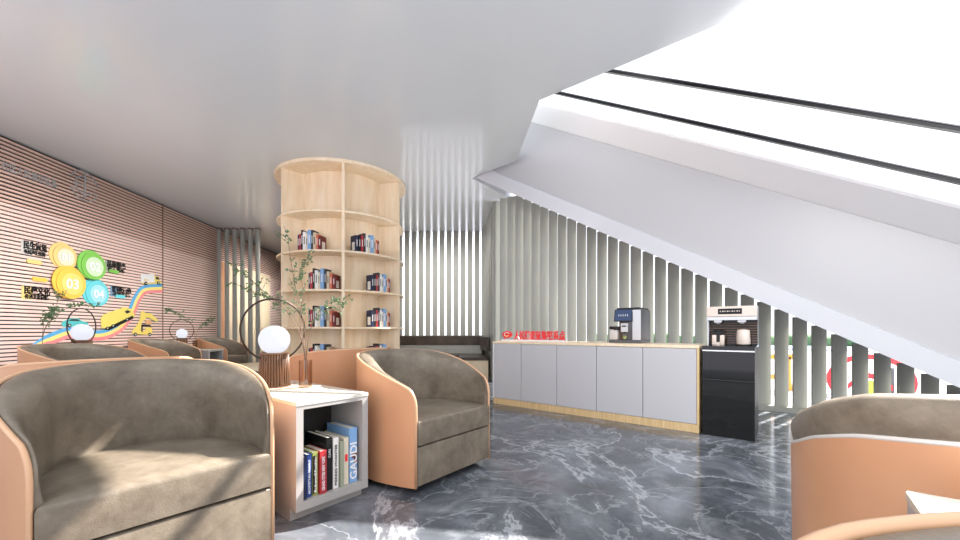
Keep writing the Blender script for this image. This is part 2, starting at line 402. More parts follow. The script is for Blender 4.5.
# rainbow road
path = [(32,344.5),(45.3,335.5),(57,330.5),(67.4,327.5),(79,328),(90.7,330),(102,330),(112,326.5),(120,320.8),(128.3,309),(133.3,297),(140,287.5),(148,284.6),(161.7,284.2)]
def catmull(P, n=6):
    out = []
    for i in range(len(P)-1):
        p0=P[max(i-1,0)];p1=P[i];p2=P[i+1];p3=P[min(i+2,len(P)-1)]
        for k in range(n):
            t=k/n
            out.append(tuple(.5*((2*p1[j])+(-p0[j]+p2[j])*t+(2*p0[j]-5*p1[j]+4*p2[j]-p3[j])*t*t+(-p0[j]+3*p1[j]-3*p2[j]+p3[j])*t**3) for j in range(len(p1))))
    out.append(P[-1]); return out
top = catmull([lpx(*p) for p in path])
rb = thing('rainbow_road', 'blue, yellow and pink rainbow band sweeping along the slatted wall', 'wall graphic')
for k,(nm,c) in enumerate((('blue_stripe',(92,172,222)),('yellow_stripe',(246,224,130)),('pink_stripe',(238,142,146)))):
    key = colmat(nm,c); b = newbm(); A=[];B=[]
    for i,(s,z) in enumerate(top):
        q0 = Vector(top[max(i-1,0)]); q1 = Vector(top[min(i+1,len(top)-1)]); t = (q1-q0).normalized(); n_ = Vector((t.y,-t.x))
        tp = min(1,.25+i/10) ; w0 = .058*k*tp; w1=.058*(k+1)*tp
        A.append((s+n_.x*w0, z+n_.y*w0)); B.append((s+n_.x*w1, z+n_.y*w1))
    prism_pts = A+B[::-1]
    for i in range(len(A)-1):
        prism(b, [A[i],A[i+1],B[i+1],B[i]], .031,.040+.0005*k, lambda s,z,o: lwall(s,z,o))
    obj(nm, b, key, rb)
# teal car
colmat('teal_paint',(90,196,196)); colmat('van_yellow',(236,214,110)); colmat('dark_window',(40,44,48)); colmat('tyre',(22,22,24)); colmat('hub',(225,225,225))
def wheels(o, ps, r):
    for p in ps:
        q = disc('wheel', *p, r, 'tyre', o, .049,.055); disc('hub', *p, r*.45, 'hub', q, .055,.057)
o = wshape('toy_car', [(61,325),(61.5,321.5),(66,320),(70,318.3),(77,318.3),(81.5,321),(87,322.5),(88,325.5),(86,326.5),(63,326.8)], 'teal_paint', 'flat teal car cutout on the blue band inside the ring lamp outline', 'wall graphic')
wshape('window', [(67.5,320.8),(70.8,319),(76.3,319),(80,321.2)], 'dark_window', parent=o, o0=.0455,o1=.047)
wheels(o, [(68.3,325.5),(83.2,325.5)], .03)
o = wshape('toy_bus', [(101,328),(100,318),(104,314),(124,307),(131,309),(134.5,315.5),(132,319),(108,329.5)], 'van_yellow', 'flat yellow bus cutout climbing the rainbow band', 'wall graphic')
wshape('window', [(124,311.5),(127,310),(130.5,312),(126,313.6)], 'dark_window', parent=o, o0=.0455,o1=.047)
wshape('underside', [(102,329),(108,330.5),(133,318.5),(132,315.5),(108,327)], 'tyre', parent=o, o0=.0455,o1=.047)
wheels(o, [(106.5,328.2),(112,325.8),(126,319.5)], .028)
o = wshape('toy_truck', [(140.5,282),(140.5,274.5),(154,274.5),(154.5,276),(158,276.5),(161,283.5),(142,284)], 'van_yellow', 'flat white and yellow truck cutout at the top of the rainbow band', 'wall graphic')
wshape('cargo_box', [(140.3,282.5),(140,274),(153.5,274),(154,282.3)], 'hub', parent=o, o0=.0455,o1=.0485)
wshape('window', [(155,276.8),(157.6,277),(159,279.5),(155.6,279.5)], 'dark_window', parent=o, o0=.0455,o1=.0485)
b = newbm(); s,z = lpx(143,281); text_bm(b,'快递', .06,.001, lambda x,y,zz: lwall(s+x,z+y,.0495+zz)); obj('lettering', b, 'caption_back', o)
wheels(o, [(145,283.5),(157.5,283)], .034)
o = wshape('toy_scooter', [(132,334),(131.5,331),(135,327),(138.5,322),(140,316),(141.5,316),(141,326),(142.5,331),(145,330),(144.5,327.5),(151,327),(152,331),(151,334),(148,335)], 'van_yellow', 'flat yellow scooter and rider cutout at the right end of the mural', 'wall graphic')
wshape('rider', [(139.5,321),(140,312.5),(142.5,310.8),(145,313),(150,313.5),(156.5,319),(157,321.5),(154,321),(149,318),(145.5,317.5),(143.5,321)], 'van_yellow', parent=o, o0=.0455,o1=.0485)
wshape('seat', [(140.5,331),(140.8,324.5),(150,324.5),(150,325.8),(142.2,326),(142,332.5)], 'tyre', parent=o, o0=.0455,o1=.0485)
wshape('carrier_box', [(145,324.3),(145,319.8),(150.5,319.8),(150.5,324.3)], colmat('kraft',(222,170,120)), parent=o, o0=.0455,o1=.0485)
wheels(o, [(134.5,334.5),(149,334.5)], .036)
# silver logo and lettering high on the wall
M['faint'] = mat('brushed_silver', (190,190,192), .3, metal=.35)
o = thing('wall_logo', 'pale silver emblem high on the dark upper slats', 'emblem')
s,z = lpx(84,186); b = newbm()
for a0,a1,r0 in ((20,160,.24),(200,340,.24),(60,330,.15)):
    tube(b, [lwall(s+r0*math.cos(math.radians(a0+(a1-a0)*i/14)), z+r0*math.sin(math.radians(a0+(a1-a0)*i/14)), .04) for i in range(15)], .008, 6)
for dz in (-.10,0,.10): tube(b, [lwall(s-.2,z+dz,.04), lwall(s+.2,z+dz+.02,.04)], .008, 6)
tube(b, [lwall(s,z-.2,.04), lwall(s+.02,z+.22,.04)], .012, 6)
obj('outline', b, 'faint', o)
o = thing('wall_lettering', 'faint row of small silver characters high on the upper slats', 'lettering')
s0_,z0_ = lpx(1,160); s1_,z1_ = lpx(57,189); b = newbm()
text_bm(b, '社区人民建议征集', .14, .003, lambda x,y,zz: lwall(s0_+x, (z0_+z1_)/2-.05+y, .038+zz), squeeze=s1_-s0_); obj('characters', b, 'faint', o)

# ============================================================ TUB CHAIRS
def sym(ctrl, n=8):
    P = catmull(ctrl + [(x,-y) for x,y in ctrl[-2::-1]], n); return P
CTRL = [(0,-.385),(-.12,-.425),(-.30,-.465),(-.48,-.455),(-.64,-.385),(-.765,-.25),(-.82,-.12),(-.835,0)]
PLAN = sym(CTRL, 6)
def rear_lift(x, drop):
    return .05*min(1,max(0,(-x-.4)/.4)) if drop else 0
def rimz(x, drop=0):
    K_ = [(0,.56),(-.006,.60),(-.02,.638),(-.045,.668),(-.09,.69),(-.2,.735),(-.35,.79),(-.5,.835),(-.65,.868),(-.835,.885)]
    for (a,za),(b_,zb) in zip(K_,K_[1:]):
        if x >= b_: 
            t=(x-a)/(b_-a); return za+(zb-za)*t - (drop*min(1,(-x)/.3) - rear_lift(x,drop))
    return K_[-1][1]-drop+rear_lift(x,drop)
# densify the front ends for the rounded arm tips
def plan_pts():
    P = PLAN; front = []
    p0,p1 = P[0],P[1]
    ts = [0,.006/.025,.35,.6]
    L = [(p0[0]+(p1[0]-p0[0])*t, p0[1]+(p1[1]-p0[1])*t) for t in (0,.15,.4,.7)]
    R = [(x,-y) for x,y in L[::-1]]
    return L + P[1:-1] + R
def inward(P, d):
    out = []
    for i,p in enumerate(P):
        a = Vector(P[max(i-1,0)]); c = Vector(P[min(i+1,len(P)-1)]); t=(c-a).normalized(); n = Vector((-t.y,t.x))
        if n.dot(Vector((-.35,0))-Vector(p)) < 0: n = -n
        dd = d[i] if isinstance(d,list) else d
        out.append((p[0]+n.x*dd, p[1]+n.y*dd))
    return out
def seatplan(ins, fx):
    """outline of the seat: inner padding line closed across the front at x=fx"""
    P = plan_pts(); Q = inward(P, ins)
    return Q, fx
def make_chair(label, group, drop=0, shellmat='shell', pad='leather'):
    t = thing('tub_armchair', label, 'armchair', group=group)
    P = plan_pts(); N = len(P)
    # shell
    Qi = inward(P, .014); b = newbm()
    o0=[];o1=[];i0=[];i1=[]
    for k in range(N):
        x = P[k][0]; zt = rimz(x, drop)
        taper = .985
        lo = lambda p: (p[0]*1.0, p[1]*taper, .045)
        o0.append(b.verts.new(lo(P[k]))); o1.append(b.verts.new((*P[k],zt))); i0.append(b.verts.new(lo(Qi[k]))); i1.append(b.verts.new((*Qi[k],zt)))
    for k in range(N-1):
        b.faces.new((o0[k],o0[k+1],o1[k+1],o1[k])); b.faces.new((i0[k+1],i0[k],i1[k],i1[k+1])); b.faces.new((o1[k],o1[k+1],i1[k+1],i1[k])); b.faces.new((o0[k+1],o0[k],i0[k],i0[k+1]))
    for k in (0,N-1): b.faces.new((o0[k],o1[k],i1[k],i0[k]))
    obj('shell', b, shellmat, t, smooth=True)
    # piping along the rim
    mid = inward(P,.007)
    b = newbm(); pts = [(mid[0][0]+.002,mid[0][1],.05)]+[(mid[k][0],mid[k][1],rimz(P[k][0],drop)+.002) for k in range(N)]+[(mid[-1][0]+.002,mid[-1][1],.05)]
    tube(b, pts, .009, 8); obj('rim_piping', b, 'piping' if not drop else 'pipe2', t, smooth='all')
    # padding
    b = newbm(); rows = []
    S = N
    for k in range(N):
        x = P[k][0]; f = min(1, max(0,-x)/.5); f = f*f*(3-2*f)
        th = .03 + .105*f; zr = rimz(x, drop)
        zt = rimz(x,0) + .004 + (rear_lift(x,drop)*.75)
        if drop:
            prof = [(.016,.3),(.016,zr-.01),(.006,zr+.02),(.0,zr+.05),(.004,zt-.04),(.02,zt-.012),(.05,zt+.004),(th*.7,zt-.006),(th,zt-.04),(th+.01,zt-.12),(th+.012,.55),(th+.01,.43),(th,.3)]
        else:
            prof = [(.015,.3),(.015,zr-.02),(.016,zr-.002),(.022,zr+.006),(.022+.22*(th-.015),zr+.011),(.022+.5*(th-.015),zr+.006),(th*.88,zr-.014),(th+.002,zr-.05),(th+.012,zr-.12),(th+.016,zr-.12-(zr-.12-.45)*.5),(th+.014,.45),(th,.3)]
        row = []
        for d,zz in prof:
            q = inward(P, d)[k]; row.append(b.verts.new((min(q[0],-.001),q[1],zz)))
        rows.append(row)
    for A,B in zip(rows,rows[1:]):
        for j in range(len(A)-1): b.faces.new((A[j],A[j+1],B[j+1],B[j]))
    b.faces.new(rows[0]); b.faces.new(rows[-1][::-1])
    pd = obj('padding', b, pad, t, smooth='all')
    # vertical seams
    for k in (N//2-8, N//2+8):
        row = []
        th = .135
        for zz in (.5,.6,.7,.78):
            q = inward(P, th+.012 if zz<.7 else th+.008)[k]; row.append((q[0],q[1],zz))
        b = newbm(); tube(b, row, .0025, 6); obj('seam', b, 'leather2', pd)
    # seat and lower front
    def slab(ins, z0, z1, fx, bev, dome):
        Q = inward(P, ins); Q = [(min(q[0], fx-.001), q[1]) for q in Q]
        Q = [(fx, Q[0][1])] + [q for q in Q if q[0] < fx-.02] + [(fx, Q[-1][1])]
        b = newbm(); n = len(Q)
        cx = -.3
        layers = [(1,z0),(1,z1-bev),(1-.012,z1-bev*.35),(1-.045,z1),(.7,z1+dome*.6),(.35,z1+dome*.95)]
        R = []
        for s_,zz in layers:
            R.append([b.verts.new((cx+(q[0]-cx)*s_, q[1]*s_, zz)) for q in Q])
        for A,B in zip(R,R[1:]):
            for i in range(n): j=(i+1)%n; b.faces.new((A[i],A[j],B[j],B[i]))
        b.faces.new(R[0][::-1]); b.faces.new(R[-1]); return b
    ins = [.018 + .10*min(1,max(0,-p[0])/.45) for p in P]
    obj('seat_cushion', slab(ins, .318, .472, .012, .02, .014), pad, t, smooth=True)
    obj('front_panel', slab(.018, .06, .306, .006, .008, 0), pad, t, smooth=True)
    b = newbm(); lathe(b, [(.30,.0),(.31,.006),(.31,.02),(.12,.03),(.12,.07)], 40, -.42, 0); obj('swivel_base', b, 'bronze', t, smooth=True)
    return t
chair = make_chair('taupe leather tub armchair with copper shell in the left foreground, partly sunlit seat', 'copper shelled tub armchairs')
chair.location = (-1.93,.45,0)
G = 'copper shelled tub armchairs'
dup(chair, (-1.86,2.05,0), 0, 'taupe leather tub armchair right of the side table, before the counter', G)
dup(chair, (-3.785,.43,0), PI, 'tub armchair back to back with the left foreground armchair, only its rim showing', G)
dup(chair, (-3.785,2.05,0), PI, 'tub armchair turned away, its plain copper back just behind the side table', G)
r2 = dup(chair, (*w(-4.17,4.55),0), YAW, 'tub armchair behind the left foreground one, before the ring lamp nearest the mural', G)
r3 = dup(chair, (*w(-5.56,7.38),0), YAW, 'distant tub armchair left of the small ring lamp', G)
dup(chair, (*w(-5.5,8.87),0), YAW, 'farthest tub armchair, below the grey posts', G)
chr_ = make_chair('tub armchair seen from behind at right, taupe padding rising above a pale rim', None, drop=.14)
ra = math.radians(102); chr_.location = (.475+.42*math.cos(ra),1.97+.42*math.sin(ra),0); chr_.scale = (1,1,.95); chr_.rotation_euler = (0,0,ra)
chb = dup(chair, (.40,-.17,0), -PI/2, 'tub armchair cut off at the bottom right edge, nearest the camera', G)

r2.scale = (1.08,1.18,1); r3.scale = (1.12,1.06,1); chb.scale = (1,1,.992)
# ============================================================ SIDE TABLES
def make_table(label, group):
    t = thing('side_table', label, 'side table', group=group); Wd=.2275; Dp=.95; H=.66
    b = newbm()
    bx(b, -Dp,0, -Wd,-Wd+.04, .064,H-.023); bx(b, -Dp,0, Wd-.04,Wd, .064,H-.023)
    bx(b, -Dp,0, -Wd+.04,Wd-.04, .064,.112); bx(b, -Dp,0, -Wd+.04,Wd-.04, H-.043,H-.023)
    obj('body', b, 'table', t)
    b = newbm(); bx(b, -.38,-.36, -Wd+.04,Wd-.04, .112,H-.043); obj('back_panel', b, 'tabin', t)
    b = newbm(); bx(b, -Dp-.003,.003, -Wd-.003,Wd+.003, H-.023,H, .003,1); obj('tabletop', b, 'tabletop', t)
    b = newbm(); bx(b, -Dp+.05,-.07, -Wd,Wd-.0, 0,.064); obj('plinth', b, 'table', t)
    return t
G = 'open fronted side tables'
tab = make_table('pale side table holding books, between the two front armchairs', G); tab.location = (-2.09,1.2475,0)
dup(tab, (*w(-5.0,5.33),0), YAW, 'pale side table behind the second row armchair, under the ring lamp nearest the mural', G)
dup(tab, (*w(-5.5,8.13),0), YAW, 'distant pale side table between the two farthest armchairs', G)
dup(tab, (1.167,1.165,0), 0, 'pale side table at the right edge between two armchairs', G)
t = thing('coffee_table', 'round cream coffee table behind the bronze ring lamp', 'coffee table', (-5.15,2.15,0))
b = newbm(); lathe(b, [(.49,.585),(.5,.59),(.5,.615),(.49,.62)], 48); obj('tabletop', b, 'cream', t, smooth=True)
b = newbm(); lathe(b, [(.05,.02),(.05,.585)], 20); obj('pedestal', b, 'bronze', t, smooth=True)
b = newbm(); lathe(b, [(.26,0),(.26,.02)], 32); obj('foot', b, 'bronze', t)

# ============================================================ RING LAMPS
def make_lamp(label, group):
    t = thing('ring_lamp', label, 'table lamp', group=group)
    b = newbm(); sphere(b, (0,0,.325), .1, 40, 24); obj('globe', b, 'globe', t, smooth='all')
    b = newbm()
    for i in range(34):
        a = 2*PI*i/34; r0,r1 = .098,.086
        tube(b, [(r0*math.cos(a),r0*math.sin(a),.006),(r1*math.cos(a),r1*math.sin(a),.232)], .0048, 6)
    bs = obj('reeded_base', b, 'lampbase', t, smooth='all')
    b = newbm(); lathe(b, [(.104,0),(.104,.008)], 32); lathe(b, [(.092,.226),(.092,.236)], 32); lathe(b, [(.055,.008),(.05,.226)], 24); obj('base_rims', b, 'lampbase', bs)
    b = newbm(); tube(b, [(0,.215*math.sin(2*PI*i/64),.395+.215*math.cos(2*PI*i/64)) for i in range(64)], .0065, 8, True); obj('ring', b, 'bronze', t, smooth='all')
    return t
G = 'bronze ring lamps with white globes'
def wl_at(px, D): return w((px-480)/F*D, D)
lamp = make_lamp('bronze ring lamp with white globe on the side table in front of the bookcase', G)
lamp.location = (*wl_at(274.4,2.72), .66)
l3 = dup(lamp, (*wl_at(82,5.2),.66), YAW*1.3, 'ring lamp with white globe before the rainbow mural', G); 
l2 = dup(lamp, (*wl_at(182,8.1),.66), YAW*.2, 'small distant ring lamp with white globe beside the farthest armchairs', G)

# vases with branches
def make_vase(label):
    t = thing('glass_vase', label, 'vase', group='clear cylinder vases')
    b = newbm(); lathe(b, [(.004,.0),(.043,.0),(.043,.185),(.0395,.185),(.0395,.012),(.004,.012)], 32, caps=False); obj('cylinder', b, 'tint', t, smooth=True)
    return t
def branch(label, loc, stems, leaves=9, ls=.026, seed=1):
    """stems: list of control polylines (world offsets from loc)"""
    rnd = random.Random(seed); t = thing('leafy_branch', label, 'branch', loc)
    bs = newbm(); bl = newbm()
    def leaf(p, d, s):
        d = d.normalized(); a = d.cross(Vector((rnd.uniform(-1,1),rnd.uniform(-1,1),rnd.uniform(-1,1)))).normalized(); n = d.cross(a)*.18
        L = [p, p+d*s*.3+a*s*.26+n*s, p+d*s*.7+a*s*.24+n*s, p+d*s, p+d*s*.7-a*s*.24+n*s, p+d*s*.3-a*s*.26+n*s]
        v = [bl.verts.new(q) for q in L]; m_ = bl.verts.new(p+d*s*.5)
        for i in range(6): bl.faces.new((v[i],v[(i+1)%6],m_))
    for st in stems:
        P = [Vector(p) for p in catmull([tuple(q) for q in st], 6)]
        tube(bs, P, [.0035*(1-.7*i/len(P)) for i in range(len(P))], 5)
        n = len(P)
        for i in range(int(n*.42), n):
            for k in range(2):
                if rnd.random() < .25: continue
                d = (P[min(i+1,n-1)]-P[i-1]).normalized() + Vector((rnd.gauss(0,1),rnd.gauss(0,1),rnd.gauss(0,.8)))
                e = P[i]+d.normalized()*rnd.uniform(.03,.10); tube(bs, [P[i],(P[i]+e)/2+Vector((0,0,.006)),e], .0012, 4)
                for q in range(leaves):
                    tt = rnd.uniform(.3,1.05); leaf(P[i].lerp(e,tt), Vector((rnd.gauss(0,1),rnd.gauss(0,1),rnd.gauss(0,.9))), ls*rnd.uniform(.6,1.2))
    obj('twigs', bs, 'stem', t, smooth='all'); o = obj('leaves', bl, 'green', t, fix=False); o['kind'] = 'stuff'
    return t
def pxs(base_px, D0, pts, dD=None):
    """polyline through (px,py) at depths D -> offsets from the vase foot at base"""
    bxy = wl_at(base_px, D0); out = []
    for i,(px,py) in enumerate(pts):
        D = D0 + (dD[i] if dD else 0); x,y = wl_at(px, D); out.append((x-bxy[0], y-bxy[1], zat(py,D)-.66))
    return out
vz = make_vase('clear glass vase beside the ring lamp on the front side table'); vz.location = (*wl_at(305.5,2.68),.66)
st = [pxs(305.5,2.68,[(305.5,384),(306,350),(303,320),(297,295),(291,262),(288,238)],[0,0,-.02,-.05,-.1,-.14]),
      pxs(305.5,2.68,[(305.5,384),(304,345),(296,318),(276,300),(255,292),(233,283)],[0,0,.03,.08,.12,.18]),
      pxs(305.5,2.68,[(305,384),(302,340),(284,308),(262,290),(244,274),(236,268)],[0,.02,.05,.14,.2,.22]),
      pxs(305.5,2.68,[(306,384),(307,350),(312,325),(322,308),(334,302),(343,303)],[0,0,0,-.03,-.06,-.08]),
      pxs(305.5,2.68,[(305.5,384),(304,345),(300,320),(303,290),(300,270),(308,258)],[0,0,.02,.02,.05,.08])]
branch('airy green leafed branch in the vase before the bookcase', vz.location, st, 5, .021, 3)
l3.scale = (1.12,1.12,1.12); v3 = dup(vz, (*wl_at(42,5.12),.66), 0, 'glass vase left of the ring lamp before the mural', 'clear cylinder vases')
st = [pxs(42,5.12,[(42,355),(43,335),(48,322),(55,308),(60,294)]), pxs(42,5.12,[(42,355),(44,332),(56,315),(75,306),(98,303)]), pxs(42,5.12,[(42,355),(43,330),(45,318),(50,312),(56,309)])]
branch('leafy branch in the vase in front of the number badges', v3.location, st, 4, .036, 5)
v2 = dup(vz, (*wl_at(195,8.1),.66), 0, 'glass vase right of the small distant ring lamp', 'clear cylinder vases')
st = [pxs(195,8.1,[(195,344),(194,330),(188,320),(176,312),(167,311)]), pxs(195,8.1,[(195,344),(198,330),(204,324),(212,319)],)]
branch('small leafy branch in the vase beside the distant ring lamp', v2.location, st, 4, .04, 8)

# ============================================================ ROUND BOOKCASE
KC = Vector((*w(-2.477,7.06),0)); tocam = (-KC).normalized(); a0 = math.atan2(tocam.y,tocam.x)
R1, R2, RI = 1.106, 1.075, .70
bc = thing('round_bookcase', 'tall round maple bookcase wrapped around a column', 'bookcase', tuple(KC), 0)
b = newbm(); lathe(b, [(RI,.0),(RI,ZC)], 72); obj('core', b, 'wood', bc, smooth=True)
ang = [a0 + i*PI/3 for i in range(6)]
for a in ang:
    b = newbm(); d = Vector((math.cos(a),math.sin(a))); n = Vector((-d.y,d.x))*.0225
    prism(b, [tuple(d*(RI-.02)-n), tuple(d*R2-n), tuple(d*R2+n), tuple(d*(RI-.02)+n)], 0, ZC-.045); obj('divider', b, 'wood', bc)
SH = [2.90,2.30,1.70,1.105,.52]
SH = [zat(y, 6.02) for y in (210.2,250.3,289.7,327.5)] + [.50]
for z in SH:
    b = newbm(); lathe(b, [(RI-.02,z-.02),(R2-.002,z-.02),(R2,z-.018),(R2,z+.008),(R2-.002,z+.01),(RI-.02,z+.01)], 72, caps=False); obj('shelf', b, 'wood', bc, smooth=True)
b = newbm(); lathe(b, [(R1,ZC-.05),(R1+.004,ZC-.04),(R1+.004,ZC-.002)], 72); obj('top_board', b, 'wood', bc, smooth=True)
b = newbm(); lathe(b, [(R2,0),(R2,.08)], 72); obj('plinth', b, 'wood', bc, smooth=True)

# books ------------------------------------------------------
def bookmat(nm, c): 
    k = 'book_'+nm
    if k not in M: M[k] = mat(k, c, .4)
    return k
BK = {'navy':(30,40,72),'crimson':(170,50,58),'black':(18,18,20),'white':(232,230,226),'cream':(222,212,190),'sky blue':(128,170,215),'charcoal':(50,52,56),'beige':(205,190,165),'orange':(205,110,80),'dark red':(110,36,38),'olive':(150,160,90),'blue':(48,74,140),'grey green':(150,160,140)}
for k,c in BK.items(): bookmat(k,c)
proto = {}
def make_book(color, th, h, d, label, group, title=None, tcol='white', art=None):
    """spine faces +x, thickness along y, foot at origin (front centre of spine)"""
    t = thing('book', label, 'book', group=group); b = newbm()
    bx(b, -d,0, -th/2,-th/2+.003, 0,h); bx(b, -d,0, th/2-.003,th/2, 0,h); bx(b, -.004,0, -th/2+.003,th/2-.003, 0,h)
    obj('cover', b, 'book_'+color, t)
    b = newbm(); bx(b, -d+.005,-.004, -th/2+.003,th/2-.003, .004,h-.004); obj('pages', b, 'page', t)
    if title:
        b = newbm(); text_bm(b, title, min(th*.75, h*.3), .0006, lambda x,y,z: (.0012+z, y-th*.26 if True else 0, .02+x), squeeze=h*.62)
        # reads bottom-to-top along the spine
        b2 = b
        obj('title', b2, tcol if tcol in M else 'book_'+tcol, t)
    if art:
        b = newbm(); s = art
        bx(b, -d*.75,-d*.2, s*(th/2), s*(th/2+.0012), h*.12,h*.62) if s>0 else bx(b, -d*.75,-d*.2, -th/2-.0012, -th/2, h*.12,h*.62)
        obj('cover_picture', b, 'book_white', t)
    return t
def flip_title(): pass
setL = [('navy',.024,.26),('crimson',.034,.27),('black',.030,.33),('white',.046,.30),('cream',.028,.27),('sky blue',.052,.325),('charcoal',.030,.32),('beige',.040,.28),('orange',.032,.25),('dark red',.040,.23)]
setR = [('navy',.040,.27),('black',.034,.28),('crimson',.036,.28),('charcoal',.030,.32),('white',.038,.29),('cream',.030,.26),('sky blue',.052,.31),('beige',.032,.28),('orange',.030,.25),('dark red',.028,.24)]
protoL = {}; cnt = 0
shelf_names = ['highest row','second row from top','third row from top','lowest row']
def row(setx, side, level, phi, pxc, dens=1, bayname=''):
    global protoL
    a = a0 + phi; rd = Vector((math.cos(a),math.sin(a),0)); tg = Vector((-rd.y, rd.x, 0))   # tangent
    tot = sum(s[1] for s in setx)*1.16
    front = .985
    # choose tangential shift so the row centres on the wanted pixel column
    base = KC + rd*front
    if pxc is not None:
        r = Vector((*ray(pxc),0)); det = r.x*(-tg.y)+tg.x*r.y; D = (base.x*(-tg.y)+tg.x*base.y)/det; sh = (r*D-base).dot(tg)
    else: sh = 0
    lr = 1 if (Vector((*w(1,0),0)).dot(tg) > 0) else -1          # +1 when tangent runs to picture right
    u = -tot/2
    for i,(col,th,h) in enumerate(setx):
        th_ = th*1.16; u += th_/2
        pos = base + tg*(sh + lr*u)
        # keep spine inside shelf radius
        off = (Vector((pos.x,pos.y,0))-KC); 
        lim = .985; tt = off.dot(tg); rr = math.sqrt(max(.2, lim*lim - tt*tt)); rr = min(front, rr)
        pos = KC + rd*rr + tg*tt; pos.z = SH[level+1]+.0112
        rz = math.atan2(rd.y, rd.x)
        lb = '%s book, %s, %s of round bookcase' % (col, shelf_names[level], bayname)
        grp = 'books on the round bookcase'
        key = (side,i)
        if key not in protoL:
            artp = None
            if side=='R' and i==0: artp = -1*lr*1
            if side=='L' and i==len(setx)-1: artp = 1*lr
            o = make_book(col, th_-.002, h, .15, lb, grp, title='BOOK' if False else None, art=artp)
            b = newbm(); bx(b, -.0005,.0012, -th_*.14,th_*.14, h*.35,h*.75)
            obj('spine_band', b, 'book_white' if col not in ('white','cream','beige') else 'book_charcoal', o)
            o.location = pos; o.rotation_euler = (0,0,rz); protoL[key] = o
        else: dup(protoL[key], pos, rz, lb)
        u += th_/2
# picture-left bay has phi sign so that its tangent position is left
tst = KC + Vector((math.cos(a0+.5),math.sin(a0+.5),0)); tw = (cc*tst.x+ss*tst.y) - (cc*KC.x+ss*KC.y)
sgn = 1 if tw < 0 else -1
LB = sgn*PI/6
for lv,(pl,pr) in enumerate([(308.5,368.5),(320.5,382),(320.5,382),(320.5,382)]):
    row(setL,'L',lv, LB, pl, bayname='left bay')
    row(setR,'R',lv,-LB, pr, bayname='right bay')
    a_set = setR[:5]
    row(a_set,'R',lv,-3*LB, None, bayname='far right side')
for lv in range(3): row(setL[:4],'L',lv, 3*LB, None, bayname='far left side')

# books inside the front side table
def table_books():
    specs = [('navy',.020,.235,'', 'slim navy book with a pictured cover, leftmost inside the side table'),
             ('blue',.026,.24,'ARCHITETTURA BAUHAUS','blue spined book second from the left inside the side table'),
             ('olive',.030,.245,'Rubens&Ruskin','black and green spined book left of the red one inside the side table'),
             ('crimson',.040,.245,'GRAND CITIES NEW YORK','red book inside the side table'),
             ('black',.034,.31,'CARS','tall black book right of the red one inside the side table'),
             ('white',.034,.30,'PIERRES VIVANTES','tall white book with black spine lettering inside the side table'),
             ('grey green',.022,.27,'','narrow grey green book right of the white one inside the side table'),
             ('cream',.030,.285,'','cream book beside the big blue one inside the side table'),
             ('sky blue',.052,.335,'GAUDI','large sky blue book, rightmost inside the side table')]
    y = 1.2475-.2275+.04+.008; x = -2.12
    for i,(c,th,h,tt,lb) in enumerate(specs):
        th *= 1.0; d = .20 if i<4 else .26
        o = make_book(c, th, h, d, lb, 'books inside the front side table', title=None, art=(-1 if i==0 else None))
        if tt:
            if i==2:
                b = newbm(); bx(b, 0,.001, -th*.48,-th*.05, .01,h-.02); obj('spine_band', b, 'book_black', o)
            b = newbm(); sz = th*.8
            if tt=='GAUDI': 
                text_bm(b, tt, .066, .0005, lambda X,Y,Z: (.0018+Z, .023-Y, .02+X), squeeze=.225, bold=.0015)
            elif tt=='CARS': text_bm(b, tt, .02, .0004, lambda X,Y,Z: (.0018+Z, .007-Y, h*.62+X), squeeze=.05)
            else: text_bm(b, tt, th*.62, .0004, lambda X,Y,Z: (.0018+Z, th*.2-Y, .018+X), squeeze=h*.8, bold=.0004)
            obj('title', b, 'ink' if c=='white' else 'white', o)
        if c=='cream':
            b = newbm(); bx(b, 0,.001, -.009,.009, .14,.185); obj('spine_mark', b, 'red', o)
        if c=='sky blue':
            b = newbm(); bx(b, 0,.0008, 0.004,th/2-.001, .11,.16); bx(b, 0,.0008, -.012,th/2-.001, .15,.185); obj('spine_picture', b, 'book_dark red', o)
        y += th/2; o.location = (x+ (0.012 if i%3==0 else 0), y, .113); y += th/2+.0075
table_books()

# ============================================================ COUNTER
YC = 4.505; ZT = .897
def cx(px): return onY(px,YC)[0]
edges = [cx(493.2)+.01, cx(521), cx(556.5), cx(596.3), cx(642.7), cx(696.8)]
pos_n = ['leftmost grey cabinet of the counter, beside the corner bench','second grey cabinet of the counter from the left, under the red sign','middle grey cabinet of the counter','grey cabinet of the counter under the coffee machine','rightmost grey cabinet of the counter, beside the black dispenser']
for i in range(5):
    x0,x1 = edges[i],edges[i+1]
    t = thing('base_cabinet', pos_n[i], 'cabinet', ((x0+x1)/2,YC,0), 0, 'grey base cabinets of the counter'); h=(x1-x0)/2
    b = newbm(); bx(b, -h+.001,h-.001, .022,.62, .085,ZT-.032); obj('body', b, 'door', t)
    b = newbm(); bx(b, -h+.0035,h-.0035, 0,.02, .088,ZT-.035, .002,1); obj('door', b, 'door', t)
b = newbm(); bx(b, edges[0]-.02, edges[5]+.025, YC-.004,YC+.64, ZT-.031, ZT, .002,1); tag(obj('worktop', b, 'wood'), 'pale wooden worktop along the grey counter', 'worktop')
b = newbm(); bx(b, edges[0]-.01, edges[5]+.02, YC+.004,YC+.6, 0,.084); tag(obj('plinth_board', b, 'woodpl'), 'pale wooden plinth under the grey counter', 'plinth')
b = newbm(); bx(b, edges[5]+.001, edges[5]+.022, YC,YC+.62, .084,ZT-.032); tag(obj('end_panel', b, 'woodpl'), 'pale wooden end panel at the right of the counter', 'end panel')
b = newbm(); bx(b, edges[0]-.018, edges[0]-.001, YC,YC+.62, .084,ZT-.032); tag(obj('end_panel', b, 'white'), 'white end panel at the left of the counter', 'end panel')

